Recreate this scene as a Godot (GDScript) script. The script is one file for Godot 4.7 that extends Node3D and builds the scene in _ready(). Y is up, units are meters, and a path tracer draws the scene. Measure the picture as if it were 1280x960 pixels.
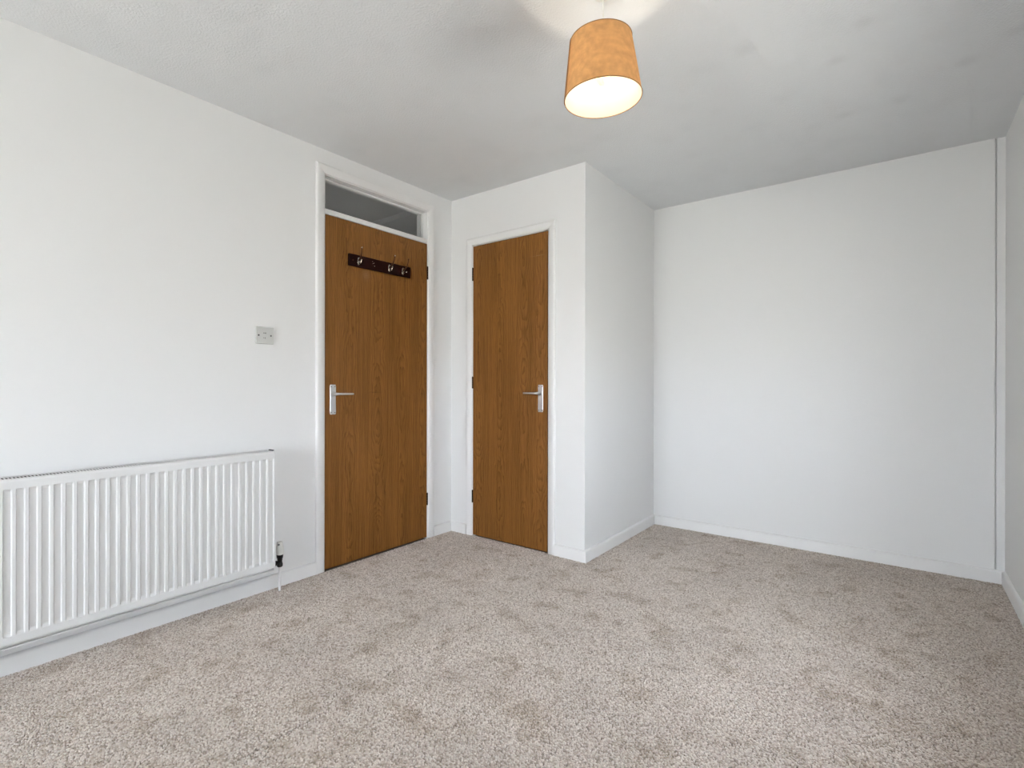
extends Node3D
# An empty bedroom. x runs right from the left wall, y up, z towards the window behind the camera. Metres.

const H := 2.348      # ceiling
const CX := 1.0816    # outer corner of the cupboard
const BZ := -1.0499   # back wall
const RX := 2.994     # right wall
const WZ := 5.0       # window wall
const WB := [0.3, 1.85, 0.45, 1.85]      # window in the rear wall: x from, x to, sill, head
const ADDED_WR := [0.35, 1.4, 0.75, 1.40]         # unseen window added in the right wall as fill: z from, z to, sill, head
var M := {}

# ------------------------------------------------------------------ camera, sky, exposure
func _setup() -> void:
	var cam := Camera3D.new()
	cam.name = "camera"
	cam.fov = rad_to_deg(2.0 * atan(480.0 / 639.09))
	cam.near = 0.02
	var yaw := deg_to_rad(37.244)
	var pit := deg_to_rad(-0.04)
	var rol := deg_to_rad(0.1006)
	var fw := Vector3(-sin(yaw) * cos(pit), sin(pit), -cos(yaw) * cos(pit))
	var rt := Vector3(cos(yaw), 0, -sin(yaw))
	var up := rt.cross(fw)
	cam.transform = Transform3D(Basis(rt * cos(rol) + up * sin(rol), up * cos(rol) - rt * sin(rol), -fw), Vector3(2.5564, 1.046, 2.6468))
	add_child(cam)
	cam.current = true
	var we := WorldEnvironment.new()
	we.name = "environment"
	var e := Environment.new()
	e.background_mode = Environment.BG_SKY
	var sky := Sky.new()
	var sm := ProceduralSkyMaterial.new()      # a bright overcast sky over pale ground
	sm.sky_top_color = Color(0.89, 0.925, 0.97)
	sm.sky_horizon_color = Color(0.93, 0.95, 0.98)
	sm.sky_curve = 0.15
	sm.sky_energy_multiplier = 4.5
	sm.ground_bottom_color = Color(0.80, 0.80, 0.78)
	sm.ground_horizon_color = Color(0.86, 0.87, 0.87)
	sm.ground_curve = 0.1
	sm.ground_energy_multiplier = 4.5
	sky.sky_material = sm
	e.sky = sky
	e.tonemap_mode = Environment.TONE_MAPPER_LINEAR
	e.tonemap_exposure = 0.75
	e.sdfgi_enabled = true
	e.ssao_enabled = true
	e.ssil_enabled = true
	we.environment = e
	add_child(we)

# ------------------------------------------------------------------ helpers: shapes
func mb() -> SurfaceTool:
	var st := SurfaceTool.new()
	st.begin(Mesh.PRIMITIVE_TRIANGLES)
	return st

func tri(st: SurfaceTool, a: Vector3, b: Vector3, c: Vector3, na: Vector3, nb: Vector3, nc: Vector3) -> void:
	var n := na + nb + nc
	var P := [a, b, c]
	var N := [na, nb, nc]
	var order := [0, 1, 2] if (b - a).cross(c - a).dot(n) < 0.0 else [0, 2, 1]
	for i in order:
		st.set_normal(N[i])
		st.add_vertex(P[i])

func quad(st: SurfaceTool, a: Vector3, b: Vector3, c: Vector3, d: Vector3, n: Vector3) -> void:
	tri(st, a, b, c, n, n, n)
	tri(st, a, c, d, n, n, n)

# a box whose edges are chamfered by ch
func box(st: SurfaceTool, lo: Vector3, hi: Vector3, ch := 0.0) -> void:
	var mid := (lo + hi) / 2.0
	var hs := (hi - lo) / 2.0
	ch = minf(ch, minf(hs.x, minf(hs.y, hs.z)) * 0.9)
	for ax in 3:
		for s in [-1.0, 1.0]:
			var u := (ax + 1) % 3
			var v := (ax + 2) % 3
			var n := Vector3.ZERO
			n[ax] = s
			var q := []
			for k in [[-1, -1], [1, -1], [1, 1], [-1, 1]]:
				var p := mid
				p[ax] += s * hs[ax]
				p[u] += k[0] * (hs[u] - ch)
				p[v] += k[1] * (hs[v] - ch)
				q.append(p)
			quad(st, q[0], q[1], q[2], q[3], n)
	if ch <= 0.0:
		return
	for ax in 3:      # edges along ax
		var u := (ax + 1) % 3
		var v := (ax + 2) % 3
		for su in [-1.0, 1.0]:
			for sv in [-1.0, 1.0]:
				var n := Vector3.ZERO
				n[u] = su
				n[v] = sv
				n = n.normalized()
				var q := []
				for k in [[-1, 0], [1, 0], [1, 1], [-1, 1]]:
					var p := mid
					p[ax] += k[0] * (hs[ax] - ch)
					p[u] += su * (hs[u] - (ch if k[1] == 0 else 0.0))
					p[v] += sv * (hs[v] - (ch if k[1] == 1 else 0.0))
					q.append(p)
				quad(st, q[0], q[1], q[2], q[3], n)
	for sx in [-1.0, 1.0]:
		for sy in [-1.0, 1.0]:
			for sz in [-1.0, 1.0]:
				var s := Vector3(sx, sy, sz)
				var n := s.normalized()
				var e := mid + hs * s
				tri(st, e - Vector3(0, ch, ch) * s, e - Vector3(ch, 0, ch) * s, e - Vector3(ch, ch, 0) * s, n, n, n)

# a cross-section (list of 3-D points a and b, matched one to one) swept from a to b, with end caps; c is a point inside
func loft(st: SurfaceTool, A: Array, B: Array, smooth := false) -> void:
	var n := A.size()
	var ca := Vector3.ZERO
	var cb := Vector3.ZERO
	for i in n:
		ca += A[i] / n
		cb += B[i] / n
	var ax := (cb - ca).normalized()
	var fn := []
	for i in n:
		var j := (i + 1) % n
		var q := (A[j] as Vector3) - (A[i] as Vector3)
		if q.length() < 1e-7:
			q = B[j] - B[i]
		var nn := q.cross(B[i] - A[i]).normalized()
		fn.append(nn)
	# which way is out: the signed area of A about ax
	var area := 0.0
	for i in n:
		area += (A[i] - ca).cross(A[(i + 1) % n] - ca).dot(ax)
	var flip := 1.0 if area > 0.0 else -1.0
	for i in n:
		var j := (i + 1) % n
		var f: Vector3 = fn[i] * flip
		if smooth:
			var p: Vector3 = fn[(i + n - 1) % n] * flip
			var x: Vector3 = fn[j] * flip
			var n0 := (f + p).normalized() if f.dot(p) > 0.6 else f
			var n1 := (f + x).normalized() if f.dot(x) > 0.6 else f
			tri(st, A[i], A[j], B[j], n0, n1, n1)
			tri(st, A[i], B[j], B[i], n0, n1, n0)
		else:
			quad(st, A[i], A[j], B[j], B[i], f)
	_cap(st, A, -ax)
	_cap(st, B, ax)

func _cap(st: SurfaceTool, P: Array, n: Vector3) -> void:
	var u := (P[1] - P[0]) as Vector3
	u = (u - n * u.dot(n)).normalized()
	var v := n.cross(u)
	var poly := PackedVector2Array()
	for p in P:
		poly.append(Vector2((p - P[0]).dot(u), (p - P[0]).dot(v)))
	var ix := Geometry2D.triangulate_polygon(poly)
	for k in range(0, ix.size(), 3):
		tri(st, P[ix[k]], P[ix[k + 1]], P[ix[k + 2]], n, n, n)

# profile of [radius, height] pairs turned about the axis through at
func lathe(st: SurfaceTool, at: Vector3, axis: Vector3, prof: Array, seg := 24, soft := true) -> void:
	axis = axis.normalized()
	var u := axis.cross(Vector3(0.31, 0.2, 0.93)).normalized()
	var v := axis.cross(u)
	var nf := []
	for k in prof.size() - 1:
		var t := Vector2(prof[k + 1][0] - prof[k][0], prof[k + 1][1] - prof[k][1])
		nf.append(Vector2(t.y, -t.x).normalized() if t.length() > 1e-9 else Vector2(1, 0))
	for k in prof.size() - 1:
		var f: Vector2 = nf[k]
		var n0 := f
		var n1 := f
		if soft and k > 0 and f.dot(nf[k - 1]) > 0.5:
			n0 = (f + nf[k - 1]).normalized()
		if soft and k < nf.size() - 1 and f.dot(nf[k + 1]) > 0.5:
			n1 = (f + nf[k + 1]).normalized()
		for i in seg:
			var a := TAU * i / seg
			var b := TAU * (i + 1) / seg
			var da := u * cos(a) + v * sin(a)
			var db := u * cos(b) + v * sin(b)
			var p00: Vector3 = at + da * prof[k][0] + axis * prof[k][1]
			var p10: Vector3 = at + db * prof[k][0] + axis * prof[k][1]
			var p01: Vector3 = at + da * prof[k + 1][0] + axis * prof[k + 1][1]
			var p11: Vector3 = at + db * prof[k + 1][0] + axis * prof[k + 1][1]
			var na0 := da * n0.x + axis * n0.y
			var nb0 := db * n0.x + axis * n0.y
			var na1 := da * n1.x + axis * n1.y
			var nb1 := db * n1.x + axis * n1.y
			if prof[k][0] > 1e-6:
				tri(st, p00, p10, p11, na0, nb0, nb1)
			if prof[k + 1][0] > 1e-6:
				tri(st, p00, p11, p01, na0, nb1, na1)

# a round bar through pts with a radius at each
func tube(st: SurfaceTool, pts: Array, rad: Array, seg := 10) -> void:
	var n := pts.size()
	var rings := []
	var ref := Vector3(0.13, 0.97, 0.21)
	var u := Vector3.ZERO
	for k in n:
		var t: Vector3 = (pts[mini(k + 1, n - 1)] - pts[maxi(k - 1, 0)]).normalized()
		if k == 0:
			u = t.cross(ref).normalized()
		u = (u - t * u.dot(t)).normalized()
		var v := t.cross(u)
		var ring := []
		for i in seg:
			var a := TAU * i / seg
			ring.append(u * cos(a) + v * sin(a))
		rings.append(ring)
	for k in n - 1:
		for i in seg:
			var j := (i + 1) % seg
			var a0: Vector3 = rings[k][i]
			var b0: Vector3 = rings[k][j]
			var a1: Vector3 = rings[k + 1][i]
			var b1: Vector3 = rings[k + 1][j]
			tri(st, pts[k] + a0 * rad[k], pts[k] + b0 * rad[k], pts[k + 1] + b1 * rad[k + 1], a0, b0, b1)
			tri(st, pts[k] + a0 * rad[k], pts[k + 1] + b1 * rad[k + 1], pts[k + 1] + a1 * rad[k + 1], a0, b1, a1)
	for end in [0, n - 1]:
		var dir: Vector3 = (pts[0] - pts[1]).normalized() if end == 0 else (pts[n - 1] - pts[n - 2]).normalized()
		for i in seg:
			var j := (i + 1) % seg
			tri(st, pts[end], pts[end] + rings[end][i] * rad[end], pts[end] + rings[end][j] * rad[end], dir, dir, dir)

# ------------------------------------------------------------------ helpers: objects
func obj(called: String, st: SurfaceTool, mat: Material, parent: Node = self, at := Vector3.ZERO) -> MeshInstance3D:
	var o := MeshInstance3D.new()
	o.name = called
	o.mesh = st.commit()
	o.material_override = mat
	o.position = at
	o.cast_shadow = GeometryInstance3D.SHADOW_CASTING_SETTING_ON
	parent.add_child(o, true)
	return o

func tag(o: Node, label: String, category: String, kind := "", group := "") -> void:
	o.set_meta("label", label)
	o.set_meta("category", category)
	if kind:
		o.set_meta("kind", kind)
	if group:
		o.set_meta("group", group)

func numbered(called: String) -> String:
	if not has_node(NodePath(called)):
		return called
	var k := 1
	while has_node(NodePath("%s_%03d" % [called, k])):
		k += 1
	return "%s_%03d" % [called, k]

func thing(called: String, label: String, category: String, at: Vector3, kind := "") -> Node3D:
	var o := Node3D.new()
	o.name = numbered(called)
	o.position = at
	add_child(o, true)
	tag(o, label, category, kind)
	return o

func struct(called: String, st: SurfaceTool, mat: Material, label: String, category: String) -> MeshInstance3D:
	var o := obj(numbered(called), st, mat)
	tag(o, label, category, "structure")
	return o

# ------------------------------------------------------------------ materials
func noise(seed_: int, freq: float, oct := 3, type := FastNoiseLite.TYPE_SIMPLEX_SMOOTH) -> FastNoiseLite:
	var n := FastNoiseLite.new()
	n.seed = seed_
	n.frequency = freq
	n.noise_type = type
	n.fractal_octaves = oct
	return n

func plain(c: Color, rough: float, metal := 0.0, spec := 0.5) -> StandardMaterial3D:
	var m := StandardMaterial3D.new()
	m.albedo_color = c
	m.roughness = rough
	m.metallic = metal
	m.metallic_specular = spec
	return m

func relief(n: FastNoiseLite, side: int, bump: float) -> ImageTexture:
	var im := n.get_seamless_image(side, side)
	im.convert(Image.FORMAT_RGBA8)
	im.bump_map_to_normal_map(bump)
	return ImageTexture.create_from_image(im)

# oak veneer seen from the front: u runs over wide metres, v over tall metres (v = 0 at the top)
func veneer(seed_: int, wide: float, tall: float, hearts: Array, marks: Array) -> ImageTexture:
	var w := int(wide * 800.0)
	var h := int(tall * 560.0)
	var wob := noise(seed_, 1.0, 3)
	var fine := noise(seed_ + 1, 1.0, 2)
	var tone := noise(seed_ + 2, 1.0, 2)
	var data := PackedByteArray()
	data.resize(w * h * 3)
	var pale := Vector3(0.275, 0.118, 0.028)
	var dark := Vector3(0.118, 0.043, 0.009)
	var i := 0
	for py in h:
		var y := tall * (1.0 - (py + 0.5) / h)
		for px in w:
			var x := wide * (px + 0.5) / w
			# the leaf of veneer this point belongs to, and how far it is from that leaf's heart
			var best := 9.0
			var b := 0
			for k in hearts.size():
				var dd: float = absf(x - hearts[k])
				if dd < best:
					best = dd
					b = k
			var dx: float = x - hearts[b] + 0.008 * wob.get_noise_2d(x * 9.0 + b * 31.0, y * 2.6)
			var depth: float = 0.028 + 0.034 * wob.get_noise_2d(b * 57.3 + 3.0, y * 1.15 + b * 7.0) + 0.004 * wob.get_noise_2d(x * 30.0, y * 7.0)
			var r := sqrt(dx * dx * 0.42 + depth * depth)
			var ring := fposmod(r / (0.0046 + 0.003 * absf(sin(b * 2.1 + 0.6))), 1.0)
			var late := pow(ring, 3.0) * (1.0 - smoothstep(0.93, 1.0, ring))
			var pore := maxf(0.0, fine.get_noise_2d(x * 330.0, y * 9.0))
			var streak := fine.get_noise_2d(x * 75.0 + 40.0, y * 1.4)
			var big := tone.get_noise_2d(x * 7.0, y * 0.7)
			var t := clampf(0.27 + 0.62 * late + 0.42 * pore - 0.30 * streak - 0.22 * big, 0.0, 1.0)
			var c := pale.lerp(dark, t)
			for mk in marks:      # scuffs and scratches: [x, y, half width, half height, how strong, pale or dark]
				var q := Vector2((x - mk[0]) / mk[2], (y - mk[1]) / mk[3])
				var s: float = exp(-q.length_squared()) * mk[4] * (0.55 + 0.9 * fine.get_noise_2d(x * 160.0, y * 160.0))
				c = c.lerp(Vector3(0.42, 0.30, 0.19) if mk[5] > 0 else Vector3(0.05, 0.022, 0.008), clampf(s, 0.0, 1.0))
			var col := Color(c.x, c.y, c.z).linear_to_srgb()
			data[i] = int(col.r * 255.0)
			data[i + 1] = int(col.g * 255.0)
			data[i + 2] = int(col.b * 255.0)
			i += 3
	var im := Image.create_from_data(w, h, false, Image.FORMAT_RGB8, data)
	return ImageTexture.create_from_image(im)

func make_materials() -> void:
	var wall := plain(Color(0.947, 0.947, 0.944), 0.62, 0.0, 0.35)
	wall.uv1_triplanar = true
	wall.uv1_world_triplanar = true
	wall.uv1_scale = Vector3.ONE * 2.5
	wall.normal_enabled = true
	wall.normal_texture = relief(noise(5, 0.035, 3), 512, 2.0)
	wall.normal_scale = 0.12
	M.wall = wall
	# sand-textured ceiling paint with a few faint old stains
	var ceil := plain(Color(0.930, 0.936, 0.942), 0.9, 0.0, 0.2)
	ceil.normal_enabled = true
	ceil.normal_texture = relief(noise(11, 0.040, 3), 1024, 8.0)
	ceil.normal_scale = 0.3
	var im := Image.create(640, 1240, false, Image.FORMAT_RGBA8)      # 5 mm to a pixel, u along x, v along z from the back wall
	var sn := noise(23, 0.03, 3)
	var spots := []
	for s in [[860, 160, 0.07, 0.10], [930, 62, 0.05, 0.30], [1078, 28, 0.045, 0.3], [1205, 77, 0.045, 0.34], [1268, 38, 0.04, 0.3], [1043, 76, 0.04, 0.3], [1123, 125, 0.05, 0.26], [1055, 143, 0.05, 0.26], [978, 123, 0.05, 0.2], [1015, 158, 0.05, 0.16], [330, 88, 0.05, 0.14], [480, 60, 0.05, 0.12]]:
		var d := ceiling_point(s[0], s[1])
		spots.append([d.x, d.z, s[2], s[3]])
	for py in 1240:
		for px in 640:
			var x := px * 0.005
			var z := BZ + py * 0.005
			var a := 0.05 * maxf(0.0, sn.get_noise_2d(px * 0.5, py * 0.5))
			for s in spots:
				var q: float = Vector2(x - s[0], z - s[1]).length() / (s[2] * (1.0 + 0.5 * sn.get_noise_2d(px * 1.6, py * 1.6)))
				if q < 2.0:
					a += exp(-q * q * 1.6) * s[3] * 0.28
			im.set_pixel(px, py, Color(0.52, 0.51, 0.5, clampf(a, 0.0, 0.6)))
	ceil.detail_enabled = true
	ceil.detail_uv_layer = BaseMaterial3D.DETAIL_UV_2
	ceil.detail_blend_mode = BaseMaterial3D.BLEND_MODE_MIX
	ceil.detail_albedo = ImageTexture.create_from_image(im)
	M.ceil = ceil
	M.plaster = plain(Color(0.88, 0.875, 0.865), 0.85, 0.0, 0.2)
	M.gloss = plain(Color(0.945, 0.943, 0.938), 0.42)          # white gloss woodwork
	M.enamel = plain(Color(0.905, 0.905, 0.9), 0.35)           # radiator enamel
	M.slot = plain(Color(0.045, 0.045, 0.045), 0.9, 0.0, 0.1)
	M.plastic = plain(Color(0.80, 0.80, 0.785), 0.4)
	M.white_plastic = plain(Color(0.93, 0.93, 0.91), 0.35)
	M.mark = plain(Color(0.45, 0.45, 0.44), 0.6)
	M.dark_screw = plain(Color(0.07, 0.065, 0.06), 0.5)
	M.chrome = plain(Color(0.90, 0.90, 0.905), 0.32, 1.0)
	M.worn_chrome = plain(Color(0.80, 0.76, 0.70), 0.24, 1.0)
	M.bronze = plain(Color(0.34, 0.22, 0.14), 0.35, 1.0)
	M.hinge = plain(Color(0.16, 0.12, 0.09), 0.5, 0.7)
	M.valve = plain(Color(0.10, 0.085, 0.075), 0.38, 0.3)
	M.dark_wood = plain(Color(0.13, 0.035, 0.025), 0.5, 0.0, 0.2)
	M.door_core = plain(Color(0.36, 0.2, 0.09), 0.6)
	M.door_a = plain(Color.WHITE, 0.42, 0.0, 0.3)
	M.door_a.albedo_texture = veneer(71, 0.7663, 1.982, [0.16, 0.36, 0.55, 0.73], [[0.336, 0.985, 0.040, 0.0025, 0.75, 0], [0.272, 1.69, 0.022, 0.028, 0.30, 1]])
	M.door_b = plain(Color.WHITE, 0.42, 0.0, 0.3)
	M.door_b.albedo_texture = veneer(93, 0.6105, 1.982, [0.05, 0.235, 0.43, 0.56], [[0.54, 1.8405, 0.045, 0.0015, 0.5, 1]])
	var g := StandardMaterial3D.new()
	g.transparency = BaseMaterial3D.TRANSPARENCY_ALPHA
	g.albedo_color = Color(0.92, 0.93, 0.92, 0.05)
	g.roughness = 0.02
	M.glass = g
	M.carpet_back = plain(Color(0.46, 0.42, 0.385), 0.95, 0.0, 0.1)
	var c := plain(Color.WHITE, 0.9, 0.0, 0.15)
	c.vertex_color_use_as_albedo = true
	M.pile = c
	var sh := plain(Color(0.80, 0.60, 0.40), 0.85, 0.0, 0.2)
	sh.backlight_enabled = true
	sh.backlight = Color(0.46, 0.41, 0.34)
	var fib := noise(51, 0.02, 4)
	var fim := fib.get_seamless_image(256, 256)
	fim.convert(Image.FORMAT_RGB8)
	for py in 256:
		for px in 256:
			var fv := 0.86 + 0.14 * fim.get_pixel(px, py).r
			fim.set_pixel(px, py, Color(fv, fv, fv))
	sh.albedo_texture = ImageTexture.create_from_image(fim)
	sh.albedo_color = Color(0.90, 0.68, 0.45)
	sh.uv1_triplanar = true
	sh.uv1_scale = Vector3.ONE * 7.0
	M.seam = plain(Color(0.62, 0.45, 0.30), 0.85, 0.0, 0.2)
	var lin := plain(Color(0.72, 0.70, 0.645), 0.7, 0.0, 0.2)
	lin.backlight_enabled = true
	lin.backlight = Color(0.75, 0.74, 0.70)
	lin.cull_mode = BaseMaterial3D.CULL_DISABLED
	M.lining = lin
	sh.cull_mode = BaseMaterial3D.CULL_DISABLED
	M.shade = sh
	M.shade_trim = plain(Color(0.55, 0.40, 0.25), 0.85)
	var bulb := plain(Color(1.0, 0.97, 0.9), 0.4)
	bulb.emission_enabled = true
	bulb.emission = Color(1.0, 0.86, 0.62)
	bulb.emission_energy_multiplier = 1.5
	M.bulb = bulb

# where the line of sight through a pixel of the 1280 x 960 photograph meets the ceiling (used once, to place the stains on it)
func ceiling_point(px: float, py: float) -> Vector3:
	var d := (H - 1.046) * 639.09 / (479.55 - py)
	var lat := (px - 640.0) / 639.09 * d
	return Vector3(2.5564 - 0.6052 * d + 0.7961 * lat, H, 2.6468 - 0.7961 * d - 0.6052 * lat)

# ------------------------------------------------------------------ the shell
# door opening 1 (left wall): z 0.2365 .. 1.0110 to the lining faces; opening 2 (front wall): x 0.2055 .. 0.8255
const A0 := 0.2365
const A1 := 1.0110
const B0 := 0.2055
const B1 := 0.8255
const HEAD := 1.9935
const TOP := 2.207      # underside of the head over the fanlight

func shell() -> void:
	var st := mb()
	# floor: backing under the carpet, for the room, the cupboard and the hall
	box(st, Vector3(-1.35, -0.12, -1.3), Vector3(RX + 0.12, -0.008, WZ + 0.2))
	struct("floor", st, M.carpet_back, "beige grey fitted carpet floor of the whole room", "floor")

	st = mb()
	var c := [Vector3(-0.02, H, BZ - 0.05), Vector3(RX + 0.02, H, BZ - 0.05), Vector3(RX + 0.02, H, WZ + 0.02), Vector3(-0.02, H, WZ + 0.02)]
	for ix in [[0, 2, 1], [0, 3, 2]]:
		for i in ix:
			var p: Vector3 = c[i]
			st.set_normal(Vector3.DOWN)
			st.set_uv(Vector2(p.x, p.z) / 0.46)
			st.set_uv2(Vector2(p.x / 3.2, (p.z - BZ) / 6.2))
			st.add_vertex(p)
	var cl := struct("ceiling", st, M.ceil, "white textured ceiling with faint grey stains", "ceiling")
	st = mb()
	box(st, Vector3(-0.1, H + 0.002, -1.2), Vector3(RX + 0.12, H + 0.12, WZ + 0.2))
	obj("ceiling_slab", st, M.plaster, cl)

	st = mb()      # left wall with the door opening
	box(st, Vector3(-0.1, -0.05, -1.2), Vector3(0, H + 0.01, A0 - 0.028))
	box(st, Vector3(-0.1, -0.05, A1 + 0.028), Vector3(0, H + 0.01, WZ + 0.15))
	box(st, Vector3(-0.1, TOP + 0.026, A0 - 0.03), Vector3(0, H + 0.01, A1 + 0.03))
	struct("wall_left", st, M.wall, "long white wall with the radiator and the wider door", "wall")

	st = mb()      # cupboard front
	box(st, Vector3(-0.05, -0.05, -0.1), Vector3(B0 - 0.028, H + 0.01, 0))
	var PA := []
	var PB := []
	for p in [Vector2(B1 + 0.028, -0.1), Vector2(CX, -0.1), Vector2(CX, -0.0025), Vector2(CX - 0.0008, -0.0008), Vector2(CX - 0.0025, 0), Vector2(B1 + 0.028, 0)]:
		PA.append(Vector3(p.x, -0.05, p.y))
		PB.append(Vector3(p.x, H + 0.01, p.y))
	loft(st, PA, PB)
	box(st, Vector3(B0 - 0.03, HEAD + 0.026, -0.1), Vector3(B1 + 0.03, H + 0.01, 0))
	struct("wall_front", st, M.wall, "short white wall with the narrow cupboard door", "wall")

	st = mb()
	box(st, Vector3(CX - 0.1, -0.05, BZ - 0.05), Vector3(CX, H + 0.01, -0.1))
	struct("wall_alcove", st, M.wall, "shaded white side of the cupboard box facing the alcove", "wall")

	st = mb()      # back wall: a lining board that stops short of the corner, on the wall proper
	box(st, Vector3(-0.1, -0.05, BZ - 0.12), Vector3(RX + 0.1, H + 0.01, BZ - 0.017))
	var A := []
	var B := []
	var prof := [Vector2(CX - 0.05, BZ - 0.02), Vector2(2.9565, BZ - 0.02), Vector2(2.9565, BZ - 0.008)]
	for k in 5:
		var a := PI / 2 * k / 4.0
		prof.append(Vector2(2.9485 + 0.008 * cos(a), BZ - 0.008 + 0.008 * sin(a)))
	prof.append(Vector2(CX - 0.05, BZ))
	for p in prof:
		A.append(Vector3(p.x, -0.05, p.y))
		B.append(Vector3(p.x, H + 0.01, p.y))
	loft(st, A, B, true)
	struct("wall_back", st, M.wall, "plain white wall at the back of the alcove", "wall")

	st = mb()      # the strip that fills the corner recess
	box(st, Vector3(2.9595, 0.05, BZ - 0.02), Vector3(2.9955, H + 0.005, BZ - 0.0085), 0.0015)
	struct("trim_1", st, M.wall, "narrow white vertical strip in the corner beside the back wall", "trim")

	# right wall: an unseen window added to even the light; rear wall: one behind the camera
	st = mb()
	box(st, Vector3(RX, -0.05, BZ - 0.12), Vector3(RX + 0.15, H + 0.01, ADDED_WR[0]))
	box(st, Vector3(RX, -0.05, ADDED_WR[1]), Vector3(RX + 0.15, H + 0.01, WZ + 0.15))
	box(st, Vector3(RX, -0.05, ADDED_WR[0] - 0.01), Vector3(RX + 0.15, ADDED_WR[2], ADDED_WR[1] + 0.01))
	box(st, Vector3(RX, ADDED_WR[3], ADDED_WR[0] - 0.01), Vector3(RX + 0.15, H + 0.01, ADDED_WR[1] + 0.01))
	struct("wall_right", st, M.wall, "white wall at the right edge of the picture", "wall")
	window("window_2", Vector3(RX, 0, 0), Vector3.BACK, Vector3.RIGHT, ADDED_WR, "unseen white framed window added in the right wall to brighten the room")

	st = mb()
	box(st, Vector3(-0.1, -0.05, WZ), Vector3(WB[0], H + 0.01, WZ + 0.15))
	box(st, Vector3(WB[1], -0.05, WZ), Vector3(RX + 0.12, H + 0.01, WZ + 0.15))
	box(st, Vector3(WB[0] - 0.01, -0.05, WZ), Vector3(WB[1] + 0.01, WB[2], WZ + 0.15))
	box(st, Vector3(WB[0] - 0.01, WB[3], WZ), Vector3(WB[1] + 0.01, H + 0.01, WZ + 0.15))
	struct("wall_rear", st, M.wall, "white wall behind the camera with a window", "wall")
	window("window_3", Vector3(0, 0, WZ), Vector3.RIGHT, Vector3.BACK, WB, "white framed window in the wall behind the camera")

	hall()

# a two-light window in an opening R = [from, to, sill, head] measured along u; n points out of the room
func window(called: String, org: Vector3, u: Vector3, n: Vector3, R: Array, label: String) -> void:
	var w := thing(called, label, "window", org, "structure")
	var f := 0.05
	var mid: float = (R[0] + R[1]) / 2.0
	var st := mb()
	board(st, Vector3.ZERO, u, n, Vector3(R[0], R[2], 0.08), Vector3(R[0] + f, R[3], 0.14), 0.004)
	board(st, Vector3.ZERO, u, n, Vector3(R[1] - f, R[2], 0.08), Vector3(R[1], R[3], 0.14), 0.004)
	board(st, Vector3.ZERO, u, n, Vector3(R[0], R[2], 0.08), Vector3(R[1], R[2] + f, 0.14), 0.004)
	board(st, Vector3.ZERO, u, n, Vector3(R[0], R[3] - f, 0.08), Vector3(R[1], R[3], 0.14), 0.004)
	obj("window_frame", st, M.gloss, w)
	st = mb()
	board(st, Vector3.ZERO, u, n, Vector3(mid - 0.02, R[2] + 0.04, 0.08), Vector3(mid + 0.02, R[3] - 0.04, 0.14), 0.004)
	obj("mullion", st, M.gloss, w)
	for s in [[R[0] + f, mid - 0.02], [mid + 0.02, R[1] - f]]:
		st = mb()
		board(st, Vector3.ZERO, u, n, Vector3(s[0], R[2] + f, 0.108), Vector3(s[1], R[3] - f, 0.112))
		obj("pane", st, M.glass, w)
	st = mb()
	board(st, Vector3.ZERO, u, n, Vector3(R[0] - 0.03, R[2] - 0.02, -0.03), Vector3(R[1] + 0.03, R[2] + 0.004, 0.085), 0.006)
	obj("window_sill", st, M.gloss, w)

# the hall beyond the fanlight, with an opening added at the far end to light it
func hall() -> void:
	var st := mb()
	var x0 := -1.15
	box(st, Vector3(x0 - 0.1, -0.05, -1.2), Vector3(x0, H + 0.01, 2.5))
	box(st, Vector3(x0 - 0.05, -0.05, -1.25), Vector3(-0.05, H + 0.01, -1.12))
	box(st, Vector3(x0 - 0.05, -0.05, 2.4), Vector3(-0.63, H + 0.01, 2.5))
	box(st, Vector3(-0.575, -0.05, 2.4), Vector3(-0.05, H + 0.01, 2.5))
	box(st, Vector3(x0 - 0.05, -0.05, 2.4), Vector3(-0.05, 1.6, 2.5))
	box(st, Vector3(x0 - 0.05, 1.9, 2.4), Vector3(-0.05, H + 0.01, 2.5))
	struct("wall_hall", st, M.plaster, "dim hall wall beyond the small window over the door", "wall")
	st = mb()
	box(st, Vector3(x0 - 0.1, H + 0.002, -1.25), Vector3(-0.09, H + 0.12, 2.5))
	box(st, Vector3(x0 - 0.05, H - 0.034, -1.2), Vector3(-0.09, H + 0.05, 0.046), 0.003)
	struct("ceiling_hall", st, M.plaster, "dim grey hall ceiling with a shallow step seen through the fanlight", "ceiling")

# ------------------------------------------------------------------ skirting
func skirting(called: String, from: Vector3, to: Vector3, out: Vector3, m0: float, m1: float, label: String) -> void:
	# m0, m1: how far the front face runs on (outer corner) or stops short (inner corner) of each end, per metre of depth
	var along := (to - from).normalized()
	var prof := [Vector2(-0.002, -0.02), Vector2(0.015, -0.02), Vector2(0.015, 0.056), Vector2(0.0138, 0.0605), Vector2(0.0105, 0.0645), Vector2(0.006, 0.0675), Vector2(-0.002, 0.0685)]
	var A := []
	var B := []
	for p in prof:
		A.append(from + out * p.x + Vector3.UP * p.y - along * (m0 * p.x))
		B.append(to + out * p.x + Vector3.UP * p.y + along * (m1 * p.x))
	var st := mb()
	loft(st, A, B, true)
	struct(called, st, M.gloss, label, "skirting board")

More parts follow.
